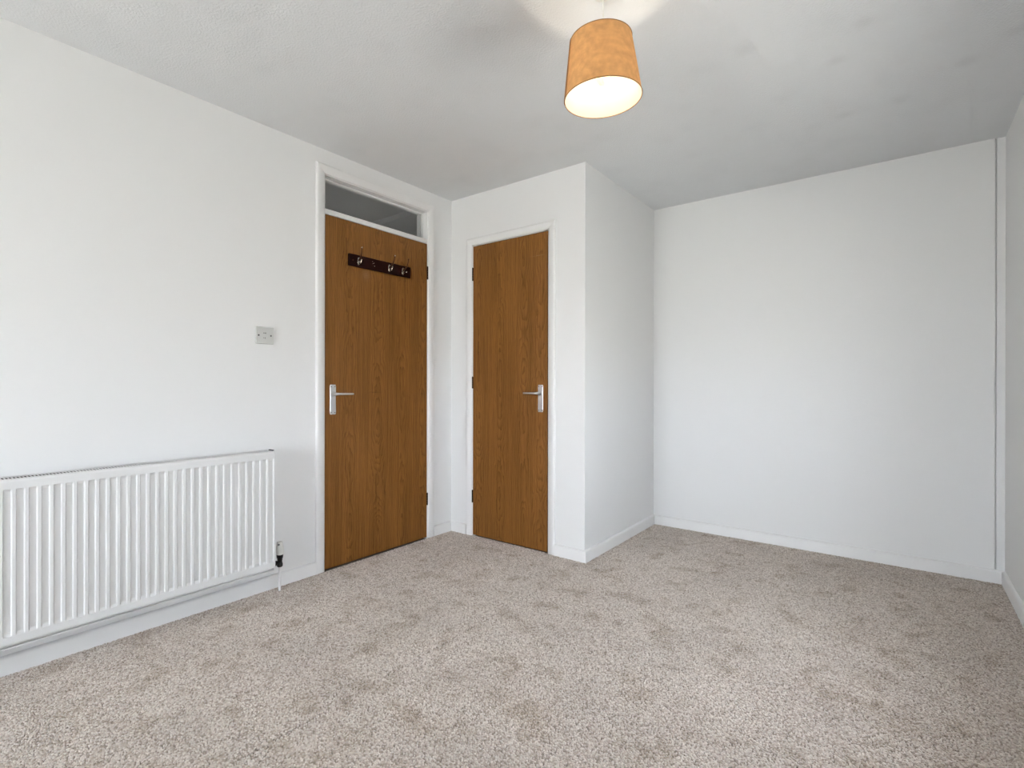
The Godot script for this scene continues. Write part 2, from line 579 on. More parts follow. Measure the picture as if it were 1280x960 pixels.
func skirtings() -> void:
	var X := Vector3.RIGHT
	var Z := Vector3.BACK
	skirting("baseboard_left", Vector3(0, 0, A1 + 0.0555), Vector3(0, 0, WZ), X, 0, -1, "white skirting board under the radiator")
	skirting("baseboard_left", Vector3(0, 0, 0), Vector3(0, 0, A0 - 0.0555), X, -1, 0, "short white skirting piece right of the wider door")
	skirting("baseboard_front", Vector3(0, 0, 0), Vector3(B0 - 0.0555, 0, 0), Z, -1, 0, "short white skirting piece left of the narrow cupboard door")
	skirting("baseboard_front", Vector3(B1 + 0.0515, 0, 0), Vector3(CX, 0, 0), Z, 0, 1, "white skirting piece right of the narrow cupboard door")
	skirting("baseboard_alcove", Vector3(CX, 0, 0), Vector3(CX, 0, BZ), X, 1, -1, "white skirting board along the shaded side of the cupboard box")
	skirting("baseboard_back", Vector3(CX, 0, BZ), Vector3(RX, 0, BZ), Z, -1, -1, "long white skirting board along the back wall")
	skirting("baseboard_right", Vector3(RX, 0, BZ), Vector3(RX, 0, WZ), -X, -1, -1, "white skirting board at the right edge of the picture")
	skirting("baseboard_rear", Vector3(0, 0, WZ), Vector3(RX, 0, WZ), -Z, -1, -1, "white skirting board under the window")

# ------------------------------------------------------------------ doors
# Works in a door's own frame: u along the wall, y up, n out of the wall into the room; P maps them to the world.
func board(st: SurfaceTool, org: Vector3, u: Vector3, n: Vector3, lo: Vector3, hi: Vector3, ch := 0.0) -> void:
	var a := org + u * lo.x + Vector3.UP * lo.y + n * lo.z
	var b := org + u * hi.x + Vector3.UP * hi.y + n * hi.z
	box(st, a.min(b), a.max(b), ch)

# three mitred lengths of architrave round an opening u0..u1 up to top
func architrave(parent: Node3D, u: Vector3, n: Vector3, u0: float, u1: float, top: float, w: float) -> void:
	var prof := [Vector2(0.004, -0.002), Vector2(0.004, 0.0085), Vector2(0.0065, 0.011), Vector2(w * 0.55, 0.0135), Vector2(w - 0.011, 0.0150), Vector2(w - 0.005, 0.0138), Vector2(w - 0.0015, 0.0105), Vector2(w, 0.006), Vector2(w, -0.002)]
	var Y := Vector3.UP
	for s in [-1, 1]:
		var e := u * (u0 if s < 0 else u1)
		var A := []
		var B := []
		for p in prof:
			A.append(e + u * (s * p.x) + n * p.y - Y * 0.02)
			B.append(e + u * (s * p.x) + n * p.y + Y * (top + p.x))
		var st := mb()
		loft(st, A, B, true)
		obj("architrave_jamb", st, M.gloss, parent)
	var C := []
	var D := []
	for p in prof:
		C.append(u * (u0 - p.x) + n * p.y + Y * (top + p.x))
		D.append(u * (u1 + p.x) + n * p.y + Y * (top + p.x))
	var sh := mb()
	loft(sh, C, D, true)
	obj("architrave_head", sh, M.gloss, parent)

func leaf(parent: Node3D, u: Vector3, n: Vector3, u0: float, u1: float, mat: Material, flip: bool) -> Node3D:
	var y0 := 0.0065
	var y1 := HEAD - 0.004
	var st := mb()
	board(st, Vector3.ZERO, u, n, Vector3(u0, y0, -0.036), Vector3(u1, y1, -0.0005))
	var core := obj("leaf", st, M.door_core, parent)
	st = mb()      # the veneered face, its grain laid by UV
	var q := [[u0, y0], [u1, y0], [u1, y1], [u0, y1]]
	var pts := []
	var uvs := []
	for k in q:
		pts.append(u * k[0] + Vector3.UP * k[1] + n * 0.001)
		var a: float = (k[0] - u0) / (u1 - u0)
		uvs.append(Vector2(1.0 - a if flip else a, 1.0 - (k[1] - y0) / (y1 - y0)))
	var order := [0, 1, 2, 0, 2, 3]
	if (pts[1] - pts[0]).cross(pts[2] - pts[0]).dot(n) > 0.0:
		order = [0, 2, 1, 0, 3, 2]
	for i in order:
		st.set_normal(n)
		st.set_uv(uvs[i])
		st.add_vertex(pts[i])
	for e in 4:      # rolled edges of the veneer
		var a: Vector3 = pts[e]
		var b: Vector3 = pts[(e + 1) % 4]
		var m: Vector3 = (a + b) / 2.0 - (pts[0] + pts[2]) / 2.0
		m = (m - n * m.dot(n)).normalized()
		for i in ([0, 1, 2, 0, 2, 3] if (b - a).cross(b - n * 0.0015 - a).dot(m) < 0.0 else [0, 2, 1, 0, 3, 2]):
			st.set_normal(m)
			st.set_uv(uvs[e])
			st.add_vertex([a, b, b - n * 0.0015, a - n * 0.0015][i])
	obj("veneer", st, mat, core)
	return core

func hinge(parent: Node3D, u: Vector3, n: Vector3, at: float, y0: float, y1: float) -> void:
	var st := mb()
	var seg := 5
	for k in seg:
		var a := lerpf(y0, y1, float(k) / seg) + 0.0006
		var b := lerpf(y0, y1, float(k + 1) / seg) - 0.0006
		lathe(st, u * at + n * 0.0045 + Vector3.UP * a, Vector3.UP, [[0.0, 0.0], [0.0048, 0.0], [0.0048, b - a], [0.0, b - a]], 14)
	board(st, Vector3.ZERO, u, n, Vector3(at - 0.0012, y0, -0.03), Vector3(at + 0.0012, y1, 0.003))
	var h := obj("hinge", st, M.hinge, parent)
	st = mb()
	lathe(st, u * at + n * 0.0045 + Vector3.UP * (y1 - 0.0005), Vector3.UP, [[0.004, 0.0], [0.0042, 0.001], [0.003, 0.003], [0.0, 0.0036]], 12)
	obj("pin", st, M.hinge, h)

# chrome lever on a long backplate; dir = which way along u the lever points
func handle(door: Node3D, u: Vector3, n: Vector3, c: float, y0: float, y1: float, yl: float, cl: float, dir: float, reach: float) -> void:
	var Y := Vector3.UP
	var A := []
	var B := []
	var hw := 0.0198
	var out := []      # outline with slightly waisted sides and rounded corners
	for k in 17:
		var t := k / 16.0
		out.append(Vector2(hw - 0.0022 * sin(PI * t) + (-0.004 * pow(absf(2.0 * t - 1.0), 14.0)), lerpf(y0, y1, t)))
	for k in 17:
		var t := 1.0 - k / 16.0
		out.append(Vector2(-(hw - 0.0022 * sin(PI * t) + (-0.004 * pow(absf(2.0 * t - 1.0), 14.0))), lerpf(y0, y1, t)))
	var my := (y0 + y1) / 2
	for p in out:
		A.append(u * (c + p.x) + Y * p.y)
		B.append(u * (c + p.x) + Y * p.y + n * 0.0052)
	var st := mb()
	loft(st, A, B, true)
	var T := []
	for p in out:
		T.append(u * (c + p.x * 0.94) + Y * (my + (p.y - my) * 0.985) + n * 0.0065)
	loft(st, B, T, true)
	var plate := obj("door_handle", st, M.chrome, door)
	plate.set_meta("label", "chrome lever handle on a long backplate")
	for s in [[-1, y1 - 0.011], [1, y1 - 0.011], [-1, y0 + 0.011], [1, y0 + 0.011]]:
		st = mb()
		lathe(st, u * (c + s[0] * 0.0118) + Y * s[1] + n * 0.0064, n, [[0.0032, 0.0], [0.0028, 0.0008], [0.0, 0.0011]], 12)
		obj("screw", st, M.mark if s[0] * dir > 0 else M.dark_screw, plate)
	st = mb()
	lathe(st, u * cl + Y * yl + n * 0.007, n, [[0.0135, 0.0], [0.0135, 0.006], [0.0115, 0.010], [0.0100, 0.016], [0.0092, 0.028], [0.0, 0.030]], 24)
	obj("lever_rose", st, M.chrome, plate)
	st = mb()
	var pts := []
	var rad := []
	for k in 9:      # a short neck that bends into a straight round lever
		var a := PI / 2 * k / 8.0
		pts.append(u * (cl + dir * 0.014 * (1.0 - cos(a))) + Y * yl + n * (0.030 + 0.022 * sin(a)))
		rad.append(0.0085 - 0.0018 * k / 8.0)
	for k in range(1, 7):
		var t := k / 6.0
		pts.append(u * (cl + dir * lerpf(0.014, reach - 0.004, t)) + Y * (yl - 0.0006 * t) + n * 0.052)
		rad.append(lerpf(0.0066, 0.0056, t))
	pts.append(u * (cl + dir * (reach - 0.001)) + Y * (yl - 0.0006) + n * 0.052)
	rad.append(0.0046)
	pts.append(u * (cl + dir * reach) + Y * (yl - 0.0006) + n * 0.052)
	rad.append(0.003)
	tube(st, pts, rad, 16)
	obj("lever", st, M.chrome, plate)

func doors() -> void:
	var X := Vector3.RIGHT
	var Z := Vector3.BACK
	# the wider door in the left wall: u = +z, n = +x
	var d := thing("door_1", "wider brown oak veneered door with a coat rack and a fanlight above", "door", Vector3.ZERO, "structure")
	var st := mb()
	for s in [[A0 - 0.03, A0], [A1, A1 + 0.03]]:
		board(st, Vector3.ZERO, Z, X, Vector3(s[0], -0.02, -0.104), Vector3(s[1], TOP + 0.028, 0.001), 0.001)
	board(st, Vector3.ZERO, Z, X, Vector3(A0 - 0.03, TOP, -0.104), Vector3(A1 + 0.03, TOP + 0.028, 0.001), 0.001)
	for s in [[A0 - 0.001, A0 + 0.012], [A1 - 0.012, A1 + 0.001]]:      # door stops
		board(st, Vector3.ZERO, Z, X, Vector3(s[0], -0.02, -0.075), Vector3(s[1], HEAD, -0.0385))
	obj("door_lining", st, M.gloss, d)
	st = mb()
	board(st, Vector3.ZERO, Z, X, Vector3(A0 - 0.002, HEAD, -0.1), Vector3(A1 + 0.002, 2.0225, 0.0005), 0.0015)
	obj("transom_bar", st, M.gloss, d)
	architrave(d, Z, X, A0, A1, TOP, 0.0565)
	var l := leaf(d, Z, X, A0 + 0.0025, A1 - 0.0032, M.door_a, true)
	l.set_meta("label", "brown oak veneer")
	for y in [[1.7504, 1.837], [0.2224, 0.304]]:
		hinge(d, Z, X, A0 + 0.0005, y[0], y[1])
	handle(d, Z, X, 0.9605, 0.8700, 1.0386, 0.986, 0.962, -1.0, 0.105)

	# the fanlight
	var w := thing("window_1", "narrow fanlight over the wider door showing the dim hall", "window", Vector3.ZERO, "structure")
	st = mb()
	board(st, Vector3.ZERO, Z, X, Vector3(A0 + 0.002, 2.0228, -0.056), Vector3(A1 - 0.002, TOP - 0.0005, -0.052))
	obj("pane", st, M.glass, w)
	for s in [[A0, A0 + 0.012, 2.0225, TOP], [A1 - 0.012, A1, 2.0225, TOP], [A0 + 0.012, A1 - 0.012, TOP - 0.011, TOP], [A0 + 0.012, A1 - 0.012, 2.0225, 2.0335]]:
		st = mb()
		board(st, Vector3.ZERO, Z, X, Vector3(s[0] + 0.0003, s[2] + 0.0002, -0.0515), Vector3(s[1] - 0.0003, s[3] - 0.0002, -0.0405), 0.003)
		obj("glazing_bead", st, M.gloss, w)
		st = mb()
		board(st, Vector3.ZERO, Z, X, Vector3(s[0] + 0.0003, s[2] + 0.0002, -0.075), Vector3(s[1] - 0.0003, s[3] - 0.0002, -0.0565), 0.003)
		obj("glazing_bead", st, M.gloss, w)

	# the narrow cupboard door in the front wall: u = +x, n = +z
	d = thing("door_2", "narrow brown oak veneered cupboard door with a chrome handle", "door", Vector3.ZERO, "structure")
	st = mb()
	for s in [[B0 - 0.03, B0], [B1, B1 + 0.03]]:
		board(st, Vector3.ZERO, X, Z, Vector3(s[0], -0.02, -0.104), Vector3(s[1], HEAD + 0.028, 0.001), 0.001)
	board(st, Vector3.ZERO, X, Z, Vector3(B0 - 0.03, HEAD, -0.104), Vector3(B1 + 0.03, HEAD + 0.028, 0.001), 0.001)
	for s in [[B0 - 0.001, B0 + 0.012], [B1 - 0.012, B1 + 0.001]]:
		board(st, Vector3.ZERO, X, Z, Vector3(s[0], -0.02, -0.075), Vector3(s[1], HEAD, -0.0385))
	board(st, Vector3.ZERO, X, Z, Vector3(B0, HEAD - 0.012, -0.075), Vector3(B1, HEAD + 0.001, -0.0385))
	obj("door_lining", st, M.gloss, d)
	architrave(d, X, Z, B0, B1, HEAD, 0.053)
	leaf(d, X, Z, B0 + 0.003, B1 - 0.0045, M.door_b, false)
	for y in [[1.7543, 1.8427], [1.0121, 1.0917], [0.2263, 0.3112]]:
		hinge(d, X, Z, B0 + 0.0005, y[0], y[1])
	handle(d, X, Z, 0.7705, 0.8695, 1.0392, 0.9865, 0.770, -1.0, 0.098)

# ------------------------------------------------------------------ coat rack on the door
func coat_rack() -> void:
	var t := thing("coat_rack", "dark wooden coat rack with three hooks on the wider door", "coat rack", Vector3(0.0015, 1.7655, 0.6302))
	# own frame: x out of the door, y up, z along it
	var st := mb()
	box(st, Vector3(0, -0.0350, -0.2330), Vector3(0.0150, 0.0350, 0.2330), 0.0025)
	obj("board", st, M.dark_wood, t)
	for z in [0.2075, -0.1975]:
		st = mb()
		lathe(st, Vector3(0.0148, -0.001, z), Vector3.RIGHT, [[0.0042, 0.0], [0.0036, 0.0012], [0.0, 0.0018]], 14)
		obj("screw", st, M.bronze if z > 0 else M.worn_chrome, t)
	for s in [[0.0160, 0.069], [0.0088, 0.0575], [-0.0095, 0.0545], [0.004, 0.066]]:      # holes and stubs where the fourth hook came off
		st = mb()
		lathe(st, Vector3(0.0148, s[0], s[1]), Vector3.RIGHT, [[0.0022, 0.0], [0.0018, 0.0007], [0.0, 0.0008]], 10)
		obj("screw", st, M.worn_chrome, t)
	for z in [0.1690, -0.0585, -0.1680]:
		st = mb()      # oval fixing plate standing on the board
		var A := []
		var B := []
		for k in 20:
			var a := TAU * k / 20.0
			A.append(Vector3(0.0148, 0.0240 * sin(a) - 0.001, z + 0.0078 * cos(a)))
			B.append(Vector3(0.0185, 0.0215 * sin(a) - 0.001, z + 0.0060 * cos(a)))
		loft(st, A, B, true)
		var hk := obj("hook", st, M.worn_chrome, t)
		if z < -0.1:
			hk.set_meta("label", "hook without a lower prong")
		st = mb()      # the long upper prong sweeps out and up to a round end
		var pts := []
		var rad := []
		var bend := {0.1690: 0.013, -0.0585: -0.003, -0.1680: -0.003}[z] as float
		for k in 13:
			var f := k / 12.0
			pts.append(Vector3(0.018 + 0.046 * sin(f * 1.45), 0.004 + 0.062 * (0.35 * f + 0.65 * f * f), z + bend * f))
			rad.append(lerpf(0.0052, 0.0038, f))
		tube(st, pts, rad, 10)
		obj("prong", st, M.bronze, hk)
		st = mb()
		var e: Vector3 = pts[12]
		lathe(st, e + Vector3(0, -0.002, 0), Vector3(0.15, 1, 0), [[0.0, 0.0], [0.0035, 0.001], [0.0052, 0.004], [0.0050, 0.007], [0.0030, 0.0095], [0.0, 0.0102]], 14)
		obj("prong_tip", st, M.worn_chrome if z > -0.1 else M.bronze, hk)
		if z > -0.1:
			st = mb()      # short lower prong
			pts = []
			rad = []
			for k in 9:
				var f := k / 8.0
				pts.append(Vector3(0.018 + 0.022 * sin(f * PI / 2), -0.012 - 0.006 * sin(f * PI) + 0.014 * f * f, z - 0.001))
				rad.append(lerpf(0.0042, 0.0036, f))
			tube(st, pts, rad, 10)
			lathe(st, pts[8] + Vector3(0, -0.004, 0), Vector3(0.3, 1, 0), [[0.0, 0.0], [0.0040, 0.0015], [0.0052, 0.005], [0.0042, 0.009], [0.0, 0.011]], 14)
			obj("prong", st, M.worn_chrome, hk)

# ------------------------------------------------------------------ wall plate
func wall_plate() -> void:
	var t := thing("wall_plate", "square off-white electrical plate with two dark screws left of the wider door", "wall plate", Vector3(0, 1.2858, 1.3502))
	var st := mb()
	box(st, Vector3(-0.0005, -0.043, -0.045), Vector3(0.0085, 0.043, 0.045), 0.0022)
	obj("faceplate", st, M.plastic, t)
	for z in [0.0318, -0.0302]:
		st = mb()
		lathe(st, Vector3(0.0084, 0.0005, z), Vector3.RIGHT, [[0.0044, 0.0], [0.0040, 0.0006], [0.0, 0.0008]], 16)
		var s := obj("screw", st, M.dark_screw, t)
		st = mb()
		box(st, Vector3(0.0090, 0.0001, z - 0.0036), Vector3(0.0094, 0.0009, z + 0.0036))
		obj("screw_slot", st, M.mark, s)
	for m in [[0.0125, 0.0058, 0.0025, 0.0025], [0.0125, -0.0026, 0.0030, 0.0028], [-0.0115, 0.0066, 0.0030, 0.0014], [-0.0122, -0.0012, 0.0014, 0.0042]]:      # small moulded marks in the middle
		st = mb()
		box(st, Vector3(0.008, m[0] - m[3], m[1] - m[2]), Vector3(0.0089, m[0] + m[3], m[1] + m[2]), 0.0003)
		obj("moulded_mark", st, M.mark, t)

# ------------------------------------------------------------------ radiator
const R0 := 1.345      # right end
const R1 := 2.745      # left end (outside the picture)
const RY0 := 0.128
const RY1 := 0.710
const RF := 0.096      # front face

func radiator() -> void:
	var t := thing("radiator", "long white ribbed panel radiator on the left wall", "radiator", Vector3.ZERO)
	var pitch := (R1 - R0) / 42.0
	var zs := []
	var dep := []
	zs.append(R0)
	dep.append(0.0)
	for k in 42:      # cross-section along the panel: flat land, slope, wide shallow channel, slope
		var c := R0 + pitch * (k + 0.5)
		for q in [[-0.0122, 0.0], [-0.0108, 0.3], [-0.0088, 1.0], [0.0088, 1.0], [0.0108, 0.3], [0.0122, 0.0]]:
			zs.append(c + q[0])
			dep.append(q[1])
	zs.append(R1)
	dep.append(0.0)
	var y0 := RY0 + 0.012
	var y1 := RY1 - 0.010
	var ys := [y0, RY0 + 0.036, RY0 + 0.041, RY0 + 0.048, RY1 - 0.044, RY1 - 0.037, RY1 - 0.034, y1]
	var yd := [0.0, 0.0, 0.45, 1.0, 1.0, 0.45, 0.0, 0.0]
	var st := mb()
	for i in zs.size() - 1:
		for j in ys.size() - 1:
			var P := []
			for q in [[i, j], [i + 1, j], [i + 1, j + 1], [i, j + 1]]:
				P.append(Vector3(RF - 0.0055 * dep[q[0]] * yd[q[1]], ys[q[1]], zs[q[0]]))
			var n := (P[2] - P[0]).cross(P[3] - P[1]).normalized() as Vector3
			if n.x < 0:
				n = -n
			quad(st, P[0], P[1], P[2], P[3], n)
	obj("front_panel", st, M.enamel, t)
	st = mb()      # rolled top and bottom rims, seams and the panel's back
	for e in [[y1, 1.0, RY1], [y0, -1.0, RY0]]:
		var A := []
		var B := []
		var r := absf(e[2] - e[0])
		var prof := [Vector2(RF - 0.014, e[0])]
		for k in 7:
			var a := PI / 2 * k / 6.0
			prof.append(Vector2(RF - r * 0.85 + r * 0.85 * cos(a), e[0] + e[1] * r * sin(a)))
		prof.append(Vector2(RF - 0.014, e[2]))
		for p in prof:
			A.append(Vector3(p.x, p.y, R0))
			B.append(Vector3(p.x, p.y, R1))
		loft(st, A, B, true)
	box(st, Vector3(RF - 0.016, RY0 + 0.004, R0 + 0.002), Vector3(RF - 0.0105, RY1 - 0.003, R1 - 0.002))
	obj("panel_rim", st, M.enamel, t)
	st = mb()
	box(st, Vector3(RF - 0.013, RY0 - 0.0085, R0 + 0.0015), Vector3(RF - 0.002, RY0 - 0.0035, R1 - 0.0015), 0.001)      # welded bottom seam below a narrow gap
	obj("bottom_seam", st, M.enamel, t)
	st = mb()
	box(st, Vector3(0.026, RY0, R0 + 0.004), Vector3(0.036, RY1 - 0.004, R1 - 0.004), 0.002)
	obj("rear_panel", st, M.enamel, t)
	st = mb()      # convector fins between the panels
	for k in 56:
		var z := R0 + 0.012 + k * (R1 - R0 - 0.024) / 55.0
		box(st, Vector3(0.036, RY0 + 0.02, z - 0.0006), Vector3(RF - 0.016, RY1 - 0.03, z + 0.0006))
	obj("convector_fins", st, M.slot, t)
	# top grille in two lengths with a gap between them
	var mid := (R0 + R1) / 2
	for s in [[R0 + 0.003, mid - 0.003], [mid + 0.003, R1 - 0.003]]:
		st = mb()
		box(st, Vector3(0.018, RY1 - 0.003, s[0]), Vector3(0.030, RY1 + 0.0010, s[1]), 0.001)
		box(st, Vector3(RF - 0.024, RY1 - 0.003, s[0]), Vector3(RF - 0.012, RY1 - 0.0002, s[1]), 0.001)
		var nb := int((s[1] - s[0]) / 0.00985)
		for k in nb + 1:
			var z: float = s[0] + 0.002 + (s[1] - s[0] - 0.004) * k / nb
			box(st, Vector3(0.0295, RY1 - 0.0028, z - 0.0016), Vector3(RF - 0.022, RY1 - 0.0002, z + 0.0016))
		obj("top_grille", st, M.enamel, t)
	st = mb()
	box(st, Vector3(0.0302, RY1 - 0.010, R0 + 0.004), Vector3(RF - 0.0145, RY1 - 0.0022, R1 - 0.004))  # near-black sheet standing in for the shade below the slots
	obj("grille_slot_shade", st, M.slot, t)
	for s in [[R0 - 0.0025, R0 + 0.0025], [R1 - 0.0025, R1 + 0.0025]]:      # side covers
		st = mb()
		var A := []
		var B := []
		for p in [Vector2(0.02, RY0 - 0.008), Vector2(RF - 0.004, RY0 - 0.008), Vector2(RF + 0.001, RY0 + 0.012), Vector2(RF + 0.001, RY1 - 0.012), Vector2(RF - 0.006, RY1 + 0.001), Vector2(0.02, RY1 + 0.005)]:
			A.append(Vector3(p.x, p.y, s[0]))
			B.append(Vector3(p.x, p.y, s[1]))
		loft(st, A, B)
		obj("side_cover", st, M.enamel, t)
	for z in [R0 + 0.25, R1 - 0.25]:      # brackets to the wall
		st = mb()
		box(st, Vector3(-0.001, RY0 + 0.05, z - 0.02), Vector3(0.03, RY1 - 0.05, z + 0.02), 0.002)
		obj("wall_bracket", st, M.enamel, t)
	st = mb()      # dark vent plug at the top corner
	box(st, Vector3(0.048, RY1 + 0.001, R0 - 0.002), Vector3(0.086, RY1 + 0.0062, R0 + 0.008), 0.001)
	obj("vent_plug", st, M.dark_screw, t)

	# the valve beside it, on its pipe
	var v := thing("radiator_valve", "white radiator valve with a dark body on a white pipe from the carpet", "valve", Vector3(0.062, 0, 1.3005))
	st = mb()
	tube(st, [Vector3(0, -0.008, 0), Vector3(0, 0.124, 0)], [0.0066, 0.0066], 16)
	obj("pipe", st, M.gloss, v)
	st = mb()
	lathe(st, Vector3(0, 0.120, 0), Vector3.UP, [[0.0, 0.0], [0.0115, 0.0], [0.0140, 0.004], [0.0140, 0.016], [0.0120, 0.019], [0.0110, 0.030], [0.0125, 0.034], [0.0125, 0.042], [0.0152, 0.045], [0.0160, 0.062], [0.0, 0.062]], 18)
	tube(st, [Vector3(0, 0.143, 0), Vector3(-0.002, 0.143, 0.022), Vector3(-0.002, 0.143, 0.0422)], [0.0085, 0.0095, 0.0095], 14)
	lathe(st, Vector3(0, 0.143, 0.018), Vector3.BACK, [[0.0, 0.0], [0.0125, 0.0], [0.0135, 0.003], [0.0135, 0.012], [0.0, 0.012]], 6, false)
	obj("valve_body", st, M.valve, v)
	st = mb()
	var pr := [[0.0, 0.0], [0.0150, 0.0]]
	pr.append_array([[0.0165, 0.004], [0.0172, 0.030], [0.0168, 0.040], [0.0150, 0.047], [0.0140, 0.060], [0.0115, 0.066], [0.0, 0.067]])
	lathe(st, Vector3(0, 0.180, 0), Vector3.UP, pr, 22)
	for k in 16:      # grip ribs
		var a := TAU * k / 16.0
		var c := Vector3(cos(a), 0, sin(a)) * 0.0168
		tube(st, [c + Vector3.UP * 0.186, c * 1.02 + Vector3.UP * 0.218], [0.0014, 0.0014], 6)
	var hd := obj("valve_head", st, M.white_plastic, v)
	st = mb()
	lathe(st, Vector3(0.009, 0.2345, 0.0105), Vector3(0.62, 0.25, 0.74), [[0.0052, 0.0], [0.0046, 0.0016], [0.0, 0.0018]], 14)
	obj("grey_cap", st, M.mark, hd)

# ------------------------------------------------------------------ pendant lamp
func lamp() -> void:
	var cx := 1.7720
	var cz := 1.1205
	var t := thing("pendant_lamp", "lit pendant lamp with a tan fabric shade hanging from the ceiling", "lamp", Vector3(cx, H, cz))
	var st := mb()
	lathe(st, Vector3(0, -0.022, 0), Vector3.UP, [[0.0, 0.0], [0.022, 0.0], [0.034, 0.005], [0.041, 0.014], [0.042, 0.0225]], 32)
	obj("ceiling_rose", st, M.white_plastic, t)
	st = mb()
	tube(st, [Vector3(0, -0.02, 0), Vector3(0, -0.10, 0), Vector3(-0.001, -0.188, 0.001)], [0.0024, 0.0024, 0.0024], 10)
	obj("cord", st, M.white_plastic, t)
	st = mb()
	lathe(st, Vector3(-0.001, -0.250, 0.001), Vector3.UP, [[0.0, 0.0], [0.0165, 0.0], [0.0175, 0.004], [0.0175, 0.030], [0.0140, 0.036], [0.0120, 0.055], [0.006, 0.064], [0.0, 0.066]], 20)
	obj("lamp_holder", st, M.white_plastic, t)
	# the shade: a tapering drum that hangs a touch askew; rb, rt its radii, h its height
	var ax := Vector3(-0.029, 1, 0.027).normalized()
	var base := Vector3(-0.0005, 1.9885 - H, 0.0)
	var rb := 0.1262
	var rt := 0.1004
	var h := 0.1915
	st = mb()
	lathe(st, base, ax, [[rb, 0.0], [lerpf(rb, rt, 0.33), h * 0.33], [lerpf(rb, rt, 0.66), h * 0.66], [rt, h]], 72)
	var shade := obj("lamp_shade", st, M.shade, t)
	st = mb()
	lathe(st, base, ax, [[rb - 0.0012, 0.0], [rt - 0.0012, h]], 72)
	obj("shade_lining", st, M.lining, shade).set_meta("label", "white inner lining")
	st = mb()      # rolled hems over the wire rings
	for e in [[rb, 0.0], [rt, h]]:
		var pts := []
		var rad := []
		var u := ax.cross(Vector3(0.3, 0.1, 0.9)).normalized()
		var v := ax.cross(u)
		for k in 73:
			var a := TAU * k / 72.0
			pts.append(base + ax * e[1] + (u * cos(a) + v * sin(a)) * e[0])
			rad.append(0.0016)
		tube(st, pts, rad, 6)
	obj("shade_hem", st, M.shade_trim, shade)
	st = mb()      # overlapped seam up the side of the shade
	var A := []
	var B := []
	var u2 := (Vector3(-0.68, 0, 0.73) - ax * ax.dot(Vector3(-0.68, 0, 0.73))).normalized()
	var v2 := -ax.cross(u2)
	for side in [0, 1]:
		for k in 5:
			var a := 0.42 * (k if side == 0 else 4 - k) / 4.0
			var rr := 0.0006 if side == 0 else 0.0024
			A.append(base + (u2 * cos(a) + v2 * sin(a)) * (rb + rr))
			B.append(base + ax * h + (u2 * cos(a) + v2 * sin(a)) * (rt + rr))
	loft(st, A, B)
	obj("shade_seam", st, M.seam, shade)
	st = mb()      # wire spider that carries the shade on the lamp holder
	var hub := Vector3(-0.001, -0.219, 0.001)
	for k in 3:
		var a := TAU * k / 3.0 + 0.107
		var rim := base + ax * (h - 0.002) + Vector3(cos(a), 0, sin(a)) * (rt - 0.001)
		tube(st, [hub + Vector3(cos(a), 0, sin(a)) * 0.02, rim + Vector3(0, -0.035, 0) - Vector3(cos(a), 0, sin(a)) * 0.012, rim], [0.0022, 0.0022, 0.0022], 8)
	lathe(st, hub, Vector3.UP, [[0.0185, -0.003], [0.0225, -0.003], [0.0225, 0.003], [0.0185, 0.003], [0.0185, -0.003]], 24, false)
	obj("shade_carrier", st, M.white_plastic, shade)
	# bulb
	var by := -0.242
	st = mb()
	lathe(st, Vector3(-0.001, by, 0.001), Vector3.DOWN, [[0.0120, -0.004], [0.0130, 0.006], [0.0190, 0.020], [0.0240, 0.034], [0.0245, 0.046], [0.0215, 0.058], [0.0130, 0.068], [0.0, 0.071]], 24)
	obj("bulb", st, M.bulb, t)
	var o := OmniLight3D.new()
	o.name = "bulb_light"
	o.position = Vector3(-0.001, by - 0.040, 0.001)
	o.light_color = Color(1.0, 0.955, 0.88)
	o.light_energy = 0.075
	o.light_size = 0.02
	o.omni_range = 8.0
	o.omni_attenuation = 2.0
	o.shadow_enabled = true
	t.add_child(o)

# ------------------------------------------------------------------ carpet pile
# pressed spots in the pile, also darkened with painted nap shading: [x, z, radius, strength]
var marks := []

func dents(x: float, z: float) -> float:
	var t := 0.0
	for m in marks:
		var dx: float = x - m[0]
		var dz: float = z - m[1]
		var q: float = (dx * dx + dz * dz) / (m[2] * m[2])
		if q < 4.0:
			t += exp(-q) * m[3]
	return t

# where the line of sight through a pixel of the 1280 x 960 photograph meets the floor (used once, to place the marks on it)
func floor_point(px: float, py: float) -> Vector3:
	var d := 1.046 * 639.09 / (py - 479.55)
	var lat := (px - 640.0) / 639.09 * d
	return Vector3(2.5564 - 0.6052 * d + 0.7961 * lat, 0, 2.6468 - 0.7961 * d - 0.6052 * lat)

